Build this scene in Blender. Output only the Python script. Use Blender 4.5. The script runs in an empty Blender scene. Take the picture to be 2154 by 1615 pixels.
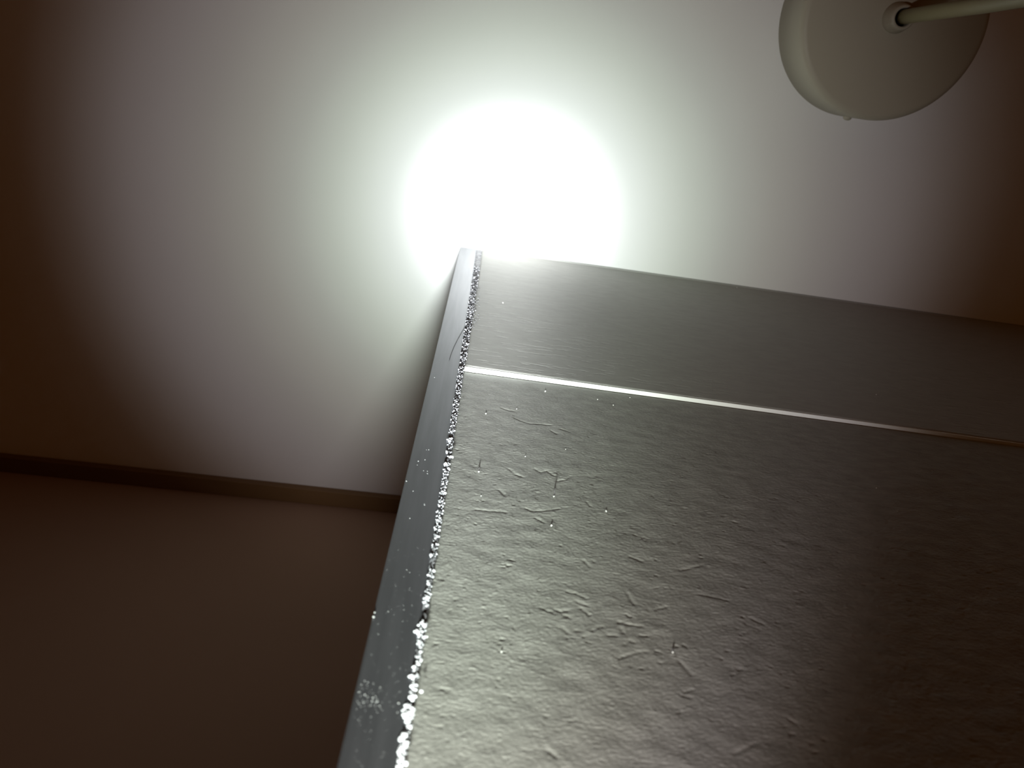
import bpy, bmesh, math, random
import numpy as np
from mathutils import Vector, Matrix

random.seed(7)
rng = np.random.default_rng(11)
S = bpy.context.scene
COL = S.collection
CAMZ = 2.0           # camera height above the floor
CEIL = 2.5           # ceiling height
FX = 1650.0          # focal length in pixels of the 2154 px wide photograph

# ------------------------------------------------------------------ camera
# rows: world right / forward / up expressed in camera axes
R = np.array([[0.98954368, -0.13004775, -0.06237705],
              [-0.14405047, -0.91286932, -0.38199354],
              [-0.0072647, 0.38698474, -0.9220576]])
cam = bpy.data.cameras.new('camera')
cam.sensor_fit = 'HORIZONTAL'
cam.sensor_width = 36.0
cam.lens = FX / 2154.0 * 36.0
cam.clip_start = 0.005
cam.dof.use_dof = True
cam.dof.focus_distance = 0.30
cam.dof.aperture_fstop = cam.lens / 1.35
camo = bpy.data.objects.new('camera', cam)
COL.objects.link(camo)
M = Matrix([list(map(float, r)) for r in R]).to_4x4()
M.translation = (0, 0, CAMZ)
camo.matrix_world = M
S.camera = camo

S.view_settings.view_transform = 'Standard'
S.view_settings.look = 'None'
S.view_settings.exposure = 0.0
S.view_settings.gamma = 1.0
S.view_settings.use_curve_mapping = False

# ------------------------------------------------------------------ dim warm room light
w = bpy.data.worlds.new('world'); S.world = w
w.use_nodes = True
w.node_tree.nodes['Background'].inputs[0].default_value = (1.0, 0.34, 0.06, 1)
w.node_tree.nodes['Background'].inputs[1].default_value = 0.046

# ------------------------------------------------------------------ hand torch below the lens, beam profile as emitted
TORCH = Vector((-0.0032, 0.079, CAMZ - 0.034))
AIM = Vector((0.0165, 0.0938, CEIL))
ld = bpy.data.lights.new('torch_beam', 'SPOT')
ld.energy = 4 * math.pi
ld.spot_size = math.radians(100)
ld.spot_blend = 0.0
ld.shadow_soft_size = 0.0075
ld.use_nodes = True
nt = ld.node_tree
axis = (AIM - TORCH).normalized()
geo = nt.nodes.new('ShaderNodeNewGeometry')
dot = nt.nodes.new('ShaderNodeVectorMath'); dot.operation = 'DOT_PRODUCT'
dot.inputs[1].default_value = axis
nt.links.new(geo.outputs['Incoming'], dot.inputs[0])
ab = nt.nodes.new('ShaderNodeMath'); ab.operation = 'ABSOLUTE'
nt.links.new(dot.outputs['Value'], ab.inputs[0])
mn = nt.nodes.new('ShaderNodeMath'); mn.operation = 'MINIMUM'; mn.inputs[1].default_value = 1.0
nt.links.new(ab.outputs[0], mn.inputs[0])
ac = nt.nodes.new('ShaderNodeMath'); ac.operation = 'ARCCOSINE'
nt.links.new(mn.outputs[0], ac.inputs[0])
sc = nt.nodes.new('ShaderNodeMath'); sc.operation = 'MULTIPLY'; sc.inputs[1].default_value = 180 / math.pi / 40.0
nt.links.new(ac.outputs[0], sc.inputs[0])
ramp = nt.nodes.new('ShaderNodeValToRGB')
nt.links.new(sc.outputs[0], ramp.inputs[0])
PROFILE = [(0, 7.0, (.96, 1, 1)), (2, 5.7, (.96, 1, 1)), (4, 3.0, (.95, 1, 1)), (6, 1.55, (.93, 1, .98)),
           (8, .98, (.91, 1, .95)), (10, .75, (.90, 1, .91)), (12, .555, (.90, 1, .89)), (14.5, .375, (.94, 1, .91)),
           (17, .272, (.99, 1, .92)), (20, .196, (1, .97, .93)), (22.5, .152, (1, .94, .94)), (24.5, .116, (1, .92, .92)),
           (26, .080, (1, .90, .88)), (28, .036, (1, .86, .78)), (30, .009, (1, .78, .6)), (32.5, .002, (1, .75, .5)), (40, 0, (1, .75, .5))]
cr = ramp.color_ramp
cr.interpolation = 'LINEAR'
PK = 7.0
while len(cr.elements) < len(PROFILE):
    cr.elements.new(0.5)
for e, (a, v, c) in zip(cr.elements, PROFILE):
    e.position = a / 40.0
for e, (a, v, c) in zip(cr.elements, PROFILE):
    e.color = (c[0] * v / PK, c[1] * v / PK, c[2] * v / PK, 1)
em = nt.nodes['Emission']
nt.links.new(ramp.outputs['Color'], em.inputs['Color'])
em.inputs['Strength'].default_value = PK
lo = bpy.data.objects.new('torch_beam', ld)
COL.objects.link(lo)
lo.location = TORCH
lo.rotation_euler = (axis).to_track_quat('-Z', 'Y').to_euler()

# ------------------------------------------------------------------ helpers
def mat(name, color, rough=0.6, metal=0.0, spec=0.5):
    m = bpy.data.materials.new(name); m.use_nodes = True
    b = m.node_tree.nodes['Principled BSDF']
    b.inputs['Base Color'].default_value = (*color, 1)
    b.inputs['Roughness'].default_value = rough
    b.inputs['Metallic'].default_value = metal
    b.inputs['Specular IOR Level'].default_value = spec
    return m, m.node_tree, b

def node(t, typ, **kw):
    n = t.nodes.new(typ)
    for k, v in kw.items():
        if k.startswith('i_'):
            n.inputs[k[2:].replace('_', ' ')].default_value = v
        else:
            setattr(n, k, v)
    return n

def noise_color(t, b, scale, detail, c0, c1, p0=.35, p1=.65, mapping=None):
    tc = node(t, 'ShaderNodeTexCoord')
    mp = node(t, 'ShaderNodeMapping')
    if mapping: mp.inputs['Scale'].default_value = mapping
    t.links.new(tc.outputs['Object'], mp.inputs['Vector'])
    n = node(t, 'ShaderNodeTexNoise'); n.inputs['Scale'].default_value = scale; n.inputs['Detail'].default_value = detail
    t.links.new(mp.outputs[0], n.inputs['Vector'])
    r = node(t, 'ShaderNodeValToRGB')
    r.color_ramp.elements[0].position = p0; r.color_ramp.elements[0].color = (*c0, 1)
    r.color_ramp.elements[1].position = p1; r.color_ramp.elements[1].color = (*c1, 1)
    t.links.new(n.outputs['Fac'], r.inputs[0])
    t.links.new(r.outputs[0], b.inputs['Base Color'])
    return mp, n

def bump(t, b, mp, scale, detail, strength, dist, rough=.6):
    n = node(t, 'ShaderNodeTexNoise'); n.inputs['Scale'].default_value = scale; n.inputs['Detail'].default_value = detail
    n.inputs['Roughness'].default_value = rough
    t.links.new(mp.outputs[0], n.inputs['Vector'])
    bp = node(t, 'ShaderNodeBump'); bp.inputs['Strength'].default_value = strength; bp.inputs['Distance'].default_value = dist
    t.links.new(n.outputs['Fac'], bp.inputs['Height'])
    t.links.new(bp.outputs[0], b.inputs['Normal'])
    return bp

def link(name, me, m=None, parent=None, kind=None, label=None, cat=None, smooth=False):
    o = bpy.data.objects.new(name, me); COL.objects.link(o)
    if m: me.materials.append(m)
    if parent: o.parent = parent
    if kind: o['kind'] = kind
    if label: o['label'] = label
    if cat: o['category'] = cat
    if smooth:
        for p in me.polygons: p.use_smooth = True
    return o

def bm_obj(name, bm, *a, **k):
    me = bpy.data.meshes.new(name); bm.normal_update(); bm.to_mesh(me); bm.free()
    return link(name, me, *a, **k)

def box(bm, x0, x1, y0, y1, z0, z1, bev=0):
    vs = [bm.verts.new((x, y, z)) for x in (x0, x1) for y in (y0, y1) for z in (z0, z1)]
    f = [(0, 1, 3, 2), (4, 6, 7, 5), (0, 4, 5, 1), (2, 3, 7, 6), (0, 2, 6, 4), (1, 5, 7, 3)]
    fs = [bm.faces.new([vs[i] for i in q]) for q in f]
    if bev:
        es = list({e for q in fs for e in q.edges})
        bmesh.ops.bevel(bm, geom=es, offset=bev, segments=2, affect='EDGES', profile=.6)
    return vs

def lathe(bm, prof, n=64):
    rings = []
    for r, z in prof:
        if r < 1e-7: rings.append([bm.verts.new((0, 0, z))])
        else: rings.append([bm.verts.new((r * math.cos(2 * math.pi * i / n), r * math.sin(2 * math.pi * i / n), z)) for i in range(n)])
    for a, b in zip(rings, rings[1:]):
        for i in range(n):
            j = (i + 1) % n
            if len(a) == 1 and len(b) == 1: continue
            if len(a) == 1: bm.faces.new((a[0], b[i], b[j]))
            elif len(b) == 1: bm.faces.new((a[i], a[j], b[0]))
            else: bm.faces.new((a[i], a[j], b[j], b[i]))
    bmesh.ops.recalc_face_normals(bm, faces=bm.faces)

def tube(bm, pts, r, n=8):
    pts = [Vector(p) for p in pts]; rings = []
    for i, p in enumerate(pts):
        t = (pts[min(i + 1, len(pts) - 1)] - pts[max(i - 1, 0)]).normalized()
        u = t.orthogonal().normalized() if i == 0 else (rings_u - t * rings_u.dot(t)).normalized()
        rings_u = u; v = t.cross(u)
        rr = r[i] if isinstance(r, (list, tuple)) else r
        rings.append([bm.verts.new(p + rr * (math.cos(2 * math.pi * k / n) * u + math.sin(2 * math.pi * k / n) * v)) for k in range(n)])
    for a, b in zip(rings, rings[1:]):
        for k in range(n):
            bm.faces.new((a[k], a[(k + 1) % n], b[(k + 1) % n], b[k]))
    bm.faces.new(rings[0][::-1]); bm.faces.new(rings[-1])

FACE = 0.117         # distance of the tiled face in front of the camera
def at(u, v, y=FACE):
    """point of the tiled face (plane y = const) seen in the photograph at pixel u, v"""
    d = R @ np.array([u - 1077.0, -(v - 807.5), -FX])
    d = d / d[1] * y
    return float(d[0]), float(y), float(d[2] + CAMZ)

# ------------------------------------------------------------------ materials
m_ceil, t, b = mat('ceiling_paint', (.80, .80, .79), .85, spec=.2)
mp, _ = noise_color(t, b, 6, 3, (.785, .785, .775), (.815, .815, .805))
bump(t, b, mp, 900, 3, .05, .0004)
m_wall, t, b = mat('wall_paint', (.6, .54, .5), .85, spec=.2)
mp, _ = noise_color(t, b, 5, 3, (.365, .252, .185), (.385, .266, .196))
bump(t, b, mp, 700, 3, .08, .0004)
m_trim, t, b = mat('brown_trim', (.2, .115, .045), .6)
noise_color(t, b, 40, 3, (.18, .105, .04), (.215, .125, .05), mapping=(.2, 1, 1))
m_floor, t, b = mat('floor_wood', (.25, .16, .09), .5)
noise_color(t, b, 8, 4, (.2, .12, .06), (.3, .19, .1), mapping=(.2, 2, 1))

m_tile, t, b = mat('slate_tile', (.27, .267, .255), .5, spec=.4)
mp, _ = noise_color(t, b, 220, 5, (.228, .224, .206), (.312, .308, .286), .3, .7, mapping=(.6, 1, 1.5))
bump(t, b, mp, 1100, 5, .75, .0003)
m_tile2, t, b = mat('slate_tile_smooth', (.33, .33, .32), .5, spec=.2)
mp, _ = noise_color(t, b, 260, 5, (.312, .308, .288), (.352, .348, .328), .3, .7, mapping=(.5, 1, 1.4))
bn = node(t, 'ShaderNodeTexNoise'); bn.inputs['Scale'].default_value = 620; bn.inputs['Detail'].default_value = 3
mp2 = node(t, 'ShaderNodeMapping'); mp2.inputs['Scale'].default_value = (.22, 1, 1.0); mp2.inputs['Rotation'].default_value = (0, math.radians(6), 0)
tc2 = node(t, 'ShaderNodeTexCoord'); t.links.new(tc2.outputs['Object'], mp2.inputs['Vector']); t.links.new(mp2.outputs[0], bn.inputs['Vector'])
mr = node(t, 'ShaderNodeMapRange'); mr.inputs['From Min'].default_value = .57; mr.inputs['From Max'].default_value = .72; mr.inputs['To Min'].default_value = 1; mr.inputs['To Max'].default_value = 0
t.links.new(bn.outputs['Fac'], mr.inputs['Value'])
bp = node(t, 'ShaderNodeBump'); bp.inputs['Strength'].default_value = .5; bp.inputs['Distance'].default_value = .0003
t.links.new(mr.outputs[0], bp.inputs['Height']); t.links.new(bp.outputs[0], b.inputs['Normal'])
m_body, t, b = mat('white_joint', (.80, .81, .78), .4)
m_prof, t, b = mat('grey_metal', (.22, .22, .225), .38, metal=.75)
mp, _ = noise_color(t, b, 60, 4, (.145, .148, .162), (.18, .183, .2), mapping=(6, 1, .4))
bump(t, b, mp, 500, 2, .03, .0002)
m_grout, t, b = mat('grout_bead', (.25, .25, .26), .5, spec=.15)
noise_color(t, b, 900, 3, (.10, .10, .108), (.36, .36, .385), .35, .65)
m_grain, t, b = mat('sparkling_grain', (.85, .85, .9), .15, spec=.8)
m_grain2, t, b = mat('grey_grain', (.40, .40, .43), .3, spec=.6)
m_dark, t, b = mat('dark_joint', (.05, .045, .045), .6)
m_beige, t, b = mat('beige_lamp_paint', (.40, .378, .295), .5, spec=.3)
m_rod, t, b = mat('ivory_rod_paint', (.27, .235, .125), .45)
m_hair, t, b = mat('dark_hair', (.03, .028, .027), .5)
m_pillar, t, b = mat('pillar_render', (.42, .38, .35), .85)

# ------------------------------------------------------------------ the setting
bm = bmesh.new(); box(bm, -1.6, 1.6, -1.4, .60, CEIL, CEIL + .1)
bm_obj('ceiling', bm, m_ceil, kind='structure')
bm = bmesh.new(); box(bm, -1.6, 1.6, -1.4, .60, -.1, 0)
bm_obj('floor', bm, m_floor, kind='structure')

TILT = -0.017        # the back wall runs a degree off the tiled face
bm = bmesh.new(); box(bm, -1.55, 1.55, 0, .1, 0, CEIL)
wb = bm_obj('wall_back', bm, m_wall, kind='structure'); wb.location = (0, .3178, 0); wb.rotation_euler = (0, 0, TILT)
bm = bmesh.new(); box(bm, -1.54, -.0145, -.0122, 0, CEIL - .006, CEIL, .0006)
tr = bm_obj('trim_1', bm, m_trim, kind='structure'); tr.location = (0, .3178, 0); tr.rotation_euler = (0, 0, TILT)

# the tiled pier that stands out from the back wall
PXL = -0.0129        # its left arris (outer edge of the metal profile)
WID = 1.2
bm = bmesh.new(); box(bm, PXL + .0015, WID, FACE + .009, .30, 0, CEIL)
pier = bm_obj('wall_front', bm, m_pillar, kind='structure')

# metal corner profile: an L with a visible 10.5 mm front leg and a return leg
PR = -0.0024
bm = bmesh.new()
sec = [(PXL, FACE), (PR, FACE), (PR, FACE + .0016), (PXL + .0015, FACE + .0016), (PXL + .0015, FACE + .022), (PXL, FACE + .022)]
lo_ = [bm.verts.new((x, y, 0)) for x, y in sec]; hi_ = [bm.verts.new((x, y, CEIL)) for x, y in sec]
bm.faces.new(lo_[::-1]); bm.faces.new(hi_)
for i in range(6):
    j = (i + 1) % 6
    bm.faces.new((lo_[i], lo_[j], hi_[j], hi_[i]))
bmesh.ops.recalc_face_normals(bm, faces=bm.faces)
long = [e for e in bm.edges if abs(e.verts[0].co.z - e.verts[1].co.z) > 1]
bmesh.ops.bevel(bm, geom=long, offset=.00035, segments=2, affect='EDGES')
bm_obj('corner_profile', bm, m_prof, parent=pier, label='grey brushed metal corner strip')

# ---- tile surfaces as height fields
def spectrum_noise(nx, nz, dx, dz, lo, hi, aniso=1.0, tilt=0.0):
    """band-passed noise: wavelengths lo..hi (m) measured across, stretched by aniso along x"""
    g = rng.standard_normal((nz, nx))
    F = np.fft.rfft2(g)
    fx = np.fft.rfftfreq(nx, dx)[None, :] * aniso
    fz = np.fft.fftfreq(nz, dz)[:, None]
    fz2 = fz + tilt * fx / aniso
    f = np.sqrt(fx ** 2 + fz2 ** 2) + 1e-9
    k = np.exp(-(f * lo) ** 2) * (1 - np.exp(-(f * hi) ** 2))
    h = np.fft.irfft2(F * k, s=(nz, nx))
    return h / h.std()

def seg_dist(PX, PZ, a, b):
    ax, az = a; bx, bz = b
    dx, dz = bx - ax, bz - az; L = dx * dx + dz * dz + 1e-12
    s = np.clip(((PX - ax) * dx + (PZ - az) * dz) / L, 0, 1)
    return np.hypot(PX - ax - s * dx, PZ - az - s * dz)

def grid_mesh(name, X, Y, Z, back, m, parent):
    """closed slab: front height field + border skirt back to y=back + back plate"""
    nz, nx = X.shape
    front = np.stack([X, Y, Z], -1).reshape(-1, 3)
    idx = np.arange(nz * nx).reshape(nz, nx)
    q = np.stack([idx[:-1, :-1], idx[:-1, 1:], idx[1:, 1:], idx[1:, :-1]], -1).reshape(-1, 4)
    ring = np.concatenate([idx[0, :], idx[1:, -1], idx[-1, -2::-1], idx[-2:0:-1, 0]])
    n0 = nz * nx; nr = len(ring)
    bk = front[ring].copy(); bk[:, 1] = back
    rb = np.arange(n0, n0 + nr)
    q2 = np.stack([ring, rb, np.roll(rb, -1), np.roll(ring, -1)], -1)
    V = np.concatenate([front, bk]); Q = np.concatenate([q, q2])
    me = bpy.data.meshes.new(name)
    me.vertices.add(len(V)); me.vertices.foreach_set('co', V.astype(np.float32).ravel())
    me.loops.add(Q.size + nr); me.loops.foreach_set('vertex_index', np.concatenate([Q.ravel(), rb[::-1]]).astype(np.int32))
    st = np.concatenate([np.arange(len(Q)) * 4, [Q.size]]).astype(np.int32)
    me.polygons.add(len(Q) + 1); me.polygons.foreach_set('loop_start', st)
    me.update(calc_edges=True); me.validate()
    sm = np.zeros(len(me.polygons), bool); sm[:len(q)] = True
    me.polygons.foreach_set('use_smooth', sm)
    return link(name, me, m, parent)

# joint line between the upper and the lower tile
JL = at(978, 769); JR = at(2154, 932)
jslope = (JR[2] - JL[2]) / (JR[0] - JL[0])
def zj(x): return JL[2] + (x - JL[0]) * jslope
BACK = FACE + .009

# upper tile (smoother, proud of the lower one by about 2 mm)
XE = .42
nx, nz = 520, 250
u = np.linspace(0, 1, nx)[None, :]; v = np.linspace(0, 1, nz)[:, None]
x_left = lambda z: np.interp(z, [2.1, 2.295, 2.47, 2.5], [-.0014, -.0001, .0012, .0014])
ztop = CEIL - .0004
zb = zj(0.0) + u * (XE * jslope) 
Z = zb + (ztop - zb) * v
X = x_left(Z) * (1 - u) + XE * u
h = .000001 * spectrum_noise(nx, nz, XE / nx, .2 / nz, .0008, .003, 1.8, .12)
h2 = spectrum_noise(nx, nz, XE / nx, .2 / nz, .0010, .005, 3.2, .12)
h -= .000018 * np.clip(h2 - 1.7, 0, 1.5)
edge = np.minimum(np.minimum((Z - zb), ztop - Z), X - x_left(Z)) / .0009
h -= .0005 * np.clip(1 - edge, 0, 1) ** 2
grid_mesh('tile', X, FACE - h, Z, BACK, m_tile2, pier)

# lower tile (rough relief); its front sits back from the upper one
x0, x1, z0 = -.0015, .40, 2.075
nx, nz = 1100, 840
uu = np.linspace(0, 1, nx)[None, :]; uu = .62 * uu + .38 * uu ** 2.2
zt = zj(0.0) - .0011 + uu * (x1 * jslope)
Z = z0 + (zt - z0) * v if False else z0 + (zt - z0) * np.linspace(0, 1, nz)[:, None]
xl = np.interp(Z, [2.075, 2.12, 2.295], [-.0016, -.0013, -.0003])
X = xl * (1 - uu) + x1 * uu
dxm, dzm = .00030, .00026
fine = spectrum_noise(nx, nz, dxm, dzm, .00045, .0019, 2.0, .16)
mid = spectrum_noise(nx, nz, dxm, dzm, .0016, .007, 1.8, .16)
big = spectrum_noise(nx, nz, dxm, dzm, .006, .05, 1.5, 0)
pits = spectrum_noise(nx, nz, dxm, dzm, .0011, .006, 2.0, .1)
mask = spectrum_noise(nx, nz, dxm, dzm, .012, .05, 1.0, 0)
low = np.clip((zt - Z) / .10, 0, 1)                                # the relief is calmer near the joint
amp = .35 + .65 * low
h = amp * (.000022 * fine + .000011 * mid) + .00004 * big
h -= .00012 * np.clip(pits - 1.35, 0, 1.4) * np.clip(.55 + .5 * mask, 0, 1.3) * amp
h += .00008 * np.clip(-pits - 1.7, 0, 1.2) * amp
GROOVES = [
    [(1055, 857), (1070, 862), (1082, 864)], [(1082, 878), (1097, 885), (1115, 890), (1160, 893)],
    [(1160, 905), (1172, 912)], [(1180, 902), (1200, 908)], [(1072, 986), (1085, 997), (1100, 1003)],
    [(1126, 985), (1138, 992), (1150, 989), (1167, 1000)], [(1172, 1011), (1190, 1008), (1200, 1000)],
    [(1000, 1070), (1030, 1073), (1065, 1076)], [(1107, 1068), (1118, 1074), (1145, 1073), (1175, 1069)],
    [(1050, 1028), (1062, 1042)], [(1126, 1088), (1145, 1098)],
    [(1138, 1277), (1152, 1285), (1164, 1286)], [(1167, 1280), (1178, 1285), (1195, 1283)], [(1187, 1293), (1200, 1297)],
    [(1194, 1244), (1212, 1248)], [(1222, 1252), (1232, 1257)], [(1215, 1265), (1236, 1272)], [(1222, 1278), (1240, 1292)],
    [(1318, 1243), (1326, 1258), (1335, 1271)], [(1303, 1384), (1320, 1377), (1340, 1371), (1362, 1369)],
    [(1432, 1198), (1455, 1194), (1478, 1188)], [(1428, 1388), (1442, 1402), (1455, 1418)],
    [(1568, 1310), (1575, 1298), (1588, 1304), (1605, 1312)], [(1183, 1320), (1194, 1328)], [(1212, 1325), (1222, 1326)],
    [(1245, 1326), (1258, 1318), (1268, 1317)], [(1313, 1355), (1325, 1347), (1334, 1350)], [(1300, 1307), (1312, 1308)],
    [(1318, 1312), (1350, 1316)], [(1310, 1330), (1308, 1322)], [(1280, 1335), (1296, 1336)], [(1235, 1055), (1242, 1063)],
    [(1545, 1585), (1590, 1562)], [(1470, 1250), (1530, 1262)], [(1380, 1282), (1400, 1276)], [(1150, 1575), (1170, 1590)],
    [(930, 1447), (940, 1452)], [(1660, 1512), (1675, 1520)], [(1440, 1455), (1456, 1450)], [(1435, 1462), (1452, 1466)],
    [(1325, 1170), (1350, 1180)], [(1228, 1178), (1240, 1190)],
]
for g in GROOVES:
    pts = [at(a, b_, FACE + .0018) for a, b_ in g]
    xs = [p[0] for p in pts]; zs = [p[2] for p in pts]
    sel = (X[0] > min(xs) - .004) & (X[0] < max(xs) + .004)
    js = np.where(sel)[0]
    if not len(js): continue
    j0, j1 = js[0], js[-1] + 1
    D = np.full((nz, j1 - j0), 9.0)
    for p, q in zip(pts, pts[1:]):
        D = np.minimum(D, seg_dist(X[:, j0:j1], Z[:, j0:j1], (p[0], p[2]), (q[0], q[2])))
    h[:, j0:j1] -= .00018 * np.exp(-(D / .00048) ** 2)
h *= np.clip((zt - Z) / .008, .1, 1)
rec = np.interp(X, [0, .24, .45], [.0020, .0013, .0008])
h -= .0004 * np.clip(1 - (zt - Z) / .0012, 0, 1) ** 2
grid_mesh('tile', X, FACE + rec - h, Z, BACK, m_tile, pier)

# tiles further down the pier and to the right, out of frame
for (xa, xb, za, zc) in ((-.0015, .40, 1.27, 2.0735), (-.0015, .40, .47, 1.2685), (-.0015, .40, .005, .4685), (.4015, .80, 1.70, 2.4995), (.4015, .80, .90, 1.6985), (.4015, .80, .10, .8985), (.8015, 1.198, 1.70, 2.4995), (.8015, 1.198, .90, 1.6985), (.8015, 1.198, .10, .8985)):
    if xa > 0: xa += .021
    bm = bmesh.new(); box(bm, xa, xb, FACE + .0008, BACK, za, zc, .0006)
    bm_obj('tile', bm, m_tile, parent=pier)

# white joint strip whose underside faces the torch
bm = bmesh.new()
xs = np.linspace(.0, XE, 12)
rows = []
for x in xs:
    r_ = float(np.interp(x, [0, .24, .45], [.0021, .0014, .0009]))
    zt_ = zj(x) + .00005
    rows.append([bm.verts.new(p) for p in ((x, FACE + .0002, zt_), (x, FACE + .0002, zt_ - .0006), (x, FACE + r_ + .0006, zt_ - .0006), (x, FACE + r_ + .0006, zt_))])
for a, b_ in zip(rows, rows[1:]):
    for k in range(4):
        bm.faces.new((a[k], a[(k + 1) % 4], b_[(k + 1) % 4], b_[k]))
bm.faces.new(rows[0][::-1]); bm.faces.new(rows[-1])
bmesh.ops.recalc_face_normals(bm, faces=bm.faces)
bm_obj('joint_strip', bm, m_body, parent=pier, label='white strip in the joint between two grey tiles')
# pale bead added for the lit tile edge, dark strip for its contact shadow
m_lit_edge, t, b = mat('lit_edge_pale', (.5, .5, .47), .4)
m_shadow_line, t, b = mat('contact_shadow_dark', (.09, .085, .08), .6)
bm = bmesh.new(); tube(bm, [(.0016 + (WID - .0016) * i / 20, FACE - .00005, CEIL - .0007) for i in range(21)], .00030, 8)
bm_obj('lit_edge_bead', bm, m_lit_edge, parent=pier, smooth=True, label='pale bead standing in for the lit tile edge along the ceiling')
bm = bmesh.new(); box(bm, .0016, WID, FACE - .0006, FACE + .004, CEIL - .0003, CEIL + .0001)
bm_obj('contact_shadow_line', bm, m_shadow_line, parent=pier, label='dark strip standing in for the contact shadow along the ceiling')
# ---- grout bead between the profile and the tiles: lumpy core and sparkling grains
nB = 700
zs = np.linspace(2.06, CEIL - .001, nB)
def bead_edges(z):
    l = PR + .0001
    r = float(np.interp(z, [2.075, 2.12, 2.295, 2.2951, 2.47, 2.5], [-.0015, -.0012, -.0002, .0001, .0013, .0015]))
    return l, r
cz = np.cumsum(rng.standard_normal(nB)); cz = cz - np.convolve(np.pad(cz, 20, 'edge'), np.ones(41) / 41, 'valid'); cz /= cz.std()
bm = bmesh.new(); rows = []
for i, z in enumerate(zs):
    l, r = bead_edges(z)
    row = []
    for k, s in enumerate((-.04, .2, .5, .8, 1.04)):
        smooth = z > 2.452
        y = FACE + .0006 - (0 if k in (0, 4) else .0004 * (1 - abs(s - .5) * 1.2))
        if not smooth: y += (.00030 * rng.standard_normal() if k not in (0, 4) else 0) + .00012 * cz[i]
        row.append(bm.verts.new((l + (r - l) * s, y, z)))
    rows.append(row)
for a, b_ in zip(rows, rows[1:]):
    for k in range(4):
        bm.faces.new((a[k], a[k + 1], b_[k + 1], b_[k]))
core = bm_obj('grout_bead', bm, m_grout, parent=pier, smooth=True)
core['kind'] = 'stuff'

GAPS = [at(950, 915)[2], at(942, 965)[2], at(940, 958)[2], at(905, 1188)[2], at(891, 1292)[2], at(893, 1282)[2], at(862, 1468)[2]]
BLOBS = [((948, 923), .00085), ((938, 976), .0008), ((945, 959), .00035), ((886, 1310), .0009), ((884, 1325), .0008), ((886, 1335), .0007), ((868, 1420), .0007), ((869, 1436), .0008),
         ((870, 1449), .0006), ((868, 1460), .0006), ((855, 1485), .0010), ((866, 1487), .0006), ((856, 1501), .0009), ((864, 1497), .0007), ((850, 1547), .0011), ((845, 1575), .0009), ((852, 1560), .0008), ((846, 1595), .0009), ((842, 1612), .0008)]
ico = bmesh.new(); bmesh.ops.create_icosphere(ico, subdivisions=1, radius=1.0)
IV = np.array([v_.co[:] for v_ in ico.verts]); IF = np.array([[v_.index for v_ in f.verts] for f in ico.faces]); ico.free()
def grains(name, pts, m, parent, label=None):
    V = []; Fc = []; n = 0
    for (x, y, z, r) in pts:
        a = rng.uniform(.7, 1.25, 3); q, _ = np.linalg.qr(rng.standard_normal((3, 3)))
        V.append((IV * r * a) @ q + np.array([x, y, z])); Fc.append(IF + n); n += len(IV)
    me = bpy.data.meshes.new(name)
    me.from_pydata(np.concatenate(V).tolist(), [], np.concatenate(Fc).tolist())
    o = link(name, me, m, parent, kind='stuff', label=label)
    return o
gp = []
zz = 2.06
while zz < 2.457:
    l, r = bead_edges(zz)
    if min(abs(zz - g) for g in GAPS) > .0019:
        dens = np.interp(zz, [2.1, 2.2, 2.3, 2.45], [3.2, 3.2, 2.6, 1.8])
        for _ in range(rng.poisson(dens)):
            rr = abs(rng.normal(.00014, .00010)) + .00006
            gp.append((rng.uniform(l - .0001, r + .0001), FACE + rng.uniform(-.0002, .0004), zz + rng.uniform(-.0003, .0003), rr))
    zz += .0006
for (p, r_) in BLOBS:
    x, y, z = at(*p); gp.append((x, FACE + .0001, z, r_ * .62))
    for _ in range(5):
        gp.append((x + rng.normal(0, .0005), FACE, z - abs(rng.normal(0, .0009)), abs(rng.normal(.00028, .0001)) + .00008))
nb = sum(1 for _ in BLOBS) * 6
body, blobs = gp[:-nb], gp[-nb:]
pick = rng.random(len(body)) < np.interp([g[2] for g in body], [2.1, 2.2, 2.3, 2.45], [.42, .30, .16, .10])
grains('grout_grain', [g for g, k in zip(body, pick) if not k], m_grain2, pier)
grains('bright_grain', [g for g, k in zip(body, pick) if k] + blobs, m_grain, pier, 'bright white sparkling grout grains')
# mortar smear spilling over the edge near the top
sp = []
for _ in range(110):
    t_ = rng.uniform(0, 1)
    x, y, z = at(1003 - 8 * t_ + rng.normal(0, 5), 600 + 90 * t_)
    sp.append((x, FACE - .0001, z, abs(rng.normal(.0002, .00008)) + .00005))
m_smear, t, b = mat('mortar_smear', (.17, .17, .175), .5)
grains('mortar_smear', sp, m_smear, pier)

# ---- grit stuck on the tiles, dust on the metal profile
gr = []
for (a, b_, r_) in ((1190, 945, .00018), (1843, 1027, .0003), (1960, 991, .0003), (1887, 1076, .00022), (1843, 830, .0003), (1550, 605, .0004), (1058, 637, .0004),
                    (1087, 860, .0002), (1165, 1044, .00030), (1007, 992, .00022), (1147, 823, .0003), (1415, 1372, .00022), (1257, 840, .00025), (1290, 852, .00025), (1325, 836, .00025), (1022, 870, .00025), (1072, 784, .0003), (1153, 796, .0003), (1222, 808, .0003), (1055, 1371, .00016),
                    (1275, 1075, .0003), (1105, 960, .00016), (1012, 1043, .00016), (1160, 1105, .0003)):
    yy = FACE + (.0000 if b_ < 768 + (a - 978) * .14 else .0017)
    x, y, z = at(a, b_, yy); gr.append((x, yy - .00005, z, r_))
m_grit, t, b = mat('pale_grit', (.8, .8, .76), .3)
grains('grit_speck', gr, m_grit, pier)
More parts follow.
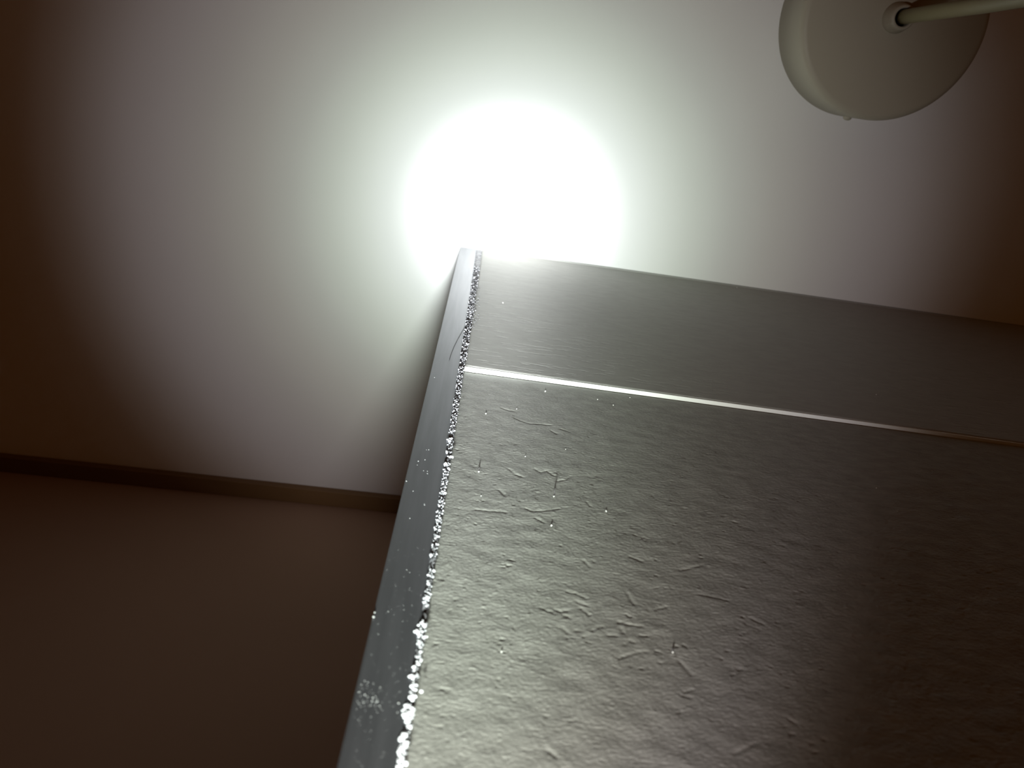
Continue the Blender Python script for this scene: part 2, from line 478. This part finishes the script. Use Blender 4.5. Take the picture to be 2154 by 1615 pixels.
for (a, b_, ln) in ((1165, 1041, .0022), (1007, 989, .0010), (1415, 1370, .0007)):
    x, y, z = at(a, b_, FACE + .0018)
    bm = bmesh.new()
    tube(bm, [(x, y + .0005, z), (x, y - ln * .5, z + .0002), (x + .0001, y - ln, z + .0005)], [.00022, .00020, .00014], 7)
    bm_obj('bristle', bm, m_dark, parent=pier, smooth=True)
dp = []
for (a, b_, r_) in ((784, 1297, .0004), (788, 1288, .0003), (855, 1012, .0003), (880, 970, .00025), (897, 946, .0002), (902, 946, .0002), (878, 978, .0002), (891, 990, .0002), (899, 991, .0002), (899, 996, .0002), (894, 967, .0002), (914, 794, .0003),
                    (869, 1033, .0002), (893, 1060, .0002), (862, 1090, .0002), (893, 1062, .00018)):
    x, y, z = at(a, b_); dp.append((max(x, PXL + .0002), FACE, z, r_ * .8))
for _ in range(80):
    a = rng.normal(775, 26); b_ = 1462 + (a - 775) * .35 + rng.normal(0, 16)
    x, y, z = at(a, b_)
    if PXL + .0004 < x < PR - .0003: dp.append((x, FACE, z, abs(rng.normal(.00005, .00004)) + .00002))
for _ in range(160):
    b_ = rng.uniform(1130, 1615); f = rng.uniform(.05, .95)
    xx = PXL + f * (PR - PXL); z = at(780, b_)[2]
    dp.append((xx, FACE, z, abs(rng.normal(.00002, .00002)) + .00002))
m_dust, t, b = mat('pale_dust', (.4, .4, .4), .5)
grains('dust_speck', dp, m_dust, pier)

# loose hair lying on the profile
bm = bmesh.new()
hp = [(979, 684), (972, 697), (963, 713), (955, 729), (949, 744), (945, 757)]
pts = []
for a, b_ in hp:
    x, y, z = at(a, b_); pts.append((x, FACE - .00022, z))
tube(bm, pts, .00010, 6)
bm_obj('hair_strand', bm, m_hair, label='thin dark hair strand lying on the metal corner strip of the tiled pier', cat='hair', smooth=True)

# ------------------------------------------------------------------ pendant lamp: canopy, collar, rod, screw
LX, LY = .2056, -.0470
lamp = bpy.data.objects.new('pendant_lamp', None); COL.objects.link(lamp)
lamp.location = (LX, LY, CEIL); lamp.empty_display_size = .05
lamp['label'] = 'beige pendant lamp with round ceiling canopy and thin hanging rod'
lamp['category'] = 'lamp'
r, T = .0517, .0370
prof = [(r - .0012, -.0002), (r, -.0010), (r * .995, -T + .0042)]
for k in range(1, 9):
    a = k / 8 * math.pi / 2
    prof.append((r * .995 - .0042 * (1 - math.cos(a)), -T + .0042 - .0042 * math.sin(a)))
prof += [(.0100, -T), (.0, -T)]
bm = bmesh.new(); lathe(bm, prof, 128)
bm_obj('canopy', bm, m_beige, parent=lamp, smooth=True)
bm = bmesh.new()
lathe(bm, [(.0076, -T + .0004), (.0078, -T - .0010), (.0074, -T - .0030), (.0067, -T - .0058), (.0063, -T - .0080), (.0057, -T - .0090), (.0048, -T - .0090), (.0044, -T - .0082), (.0043, -T - .0040)], 64)
bm_obj('collar', bm, m_beige, parent=lamp, smooth=True).location = (-.0006, -.0012, 0)
bm = bmesh.new()
tube(bm, [(-.0004, -.0013, -T - .002), (0, -.0034, -.12), (0, -.0098, -.30), (0, -.021, -.62)], .0036, 24)
rod_o = bm_obj('rod', bm, m_rod, parent=lamp, smooth=True)
# small lampholder at the lower end of the rod, out of the frame
bm = bmesh.new()
lathe(bm, [(.0, -.615), (.006, -.615), (.016, -.625), (.019, -.64), (.019, -.675), (.016, -.68), (.0, -.68)], 40)
lh = bm_obj('lamp_holder', bm, m_beige, parent=lamp, smooth=True); lh.location = (0, -.021, 0)
# screw head on the side of the canopy
bm = bmesh.new()
lathe(bm, [(.0, .0022), (.0012, .0021), (.0022, .0014), (.0026, .0), (.0022, -.0010)], 24)
sc_o = bm_obj('screw', bm, m_beige, parent=lamp, smooth=True)
ang = math.radians(94)
sc_o.location = ((r - .0004) * math.cos(ang), (r - .0004) * math.sin(ang), -T + .018)
sc_o.rotation_euler = Vector((math.cos(ang), math.sin(ang), 0)).to_track_quat('Z', 'Y').to_euler()
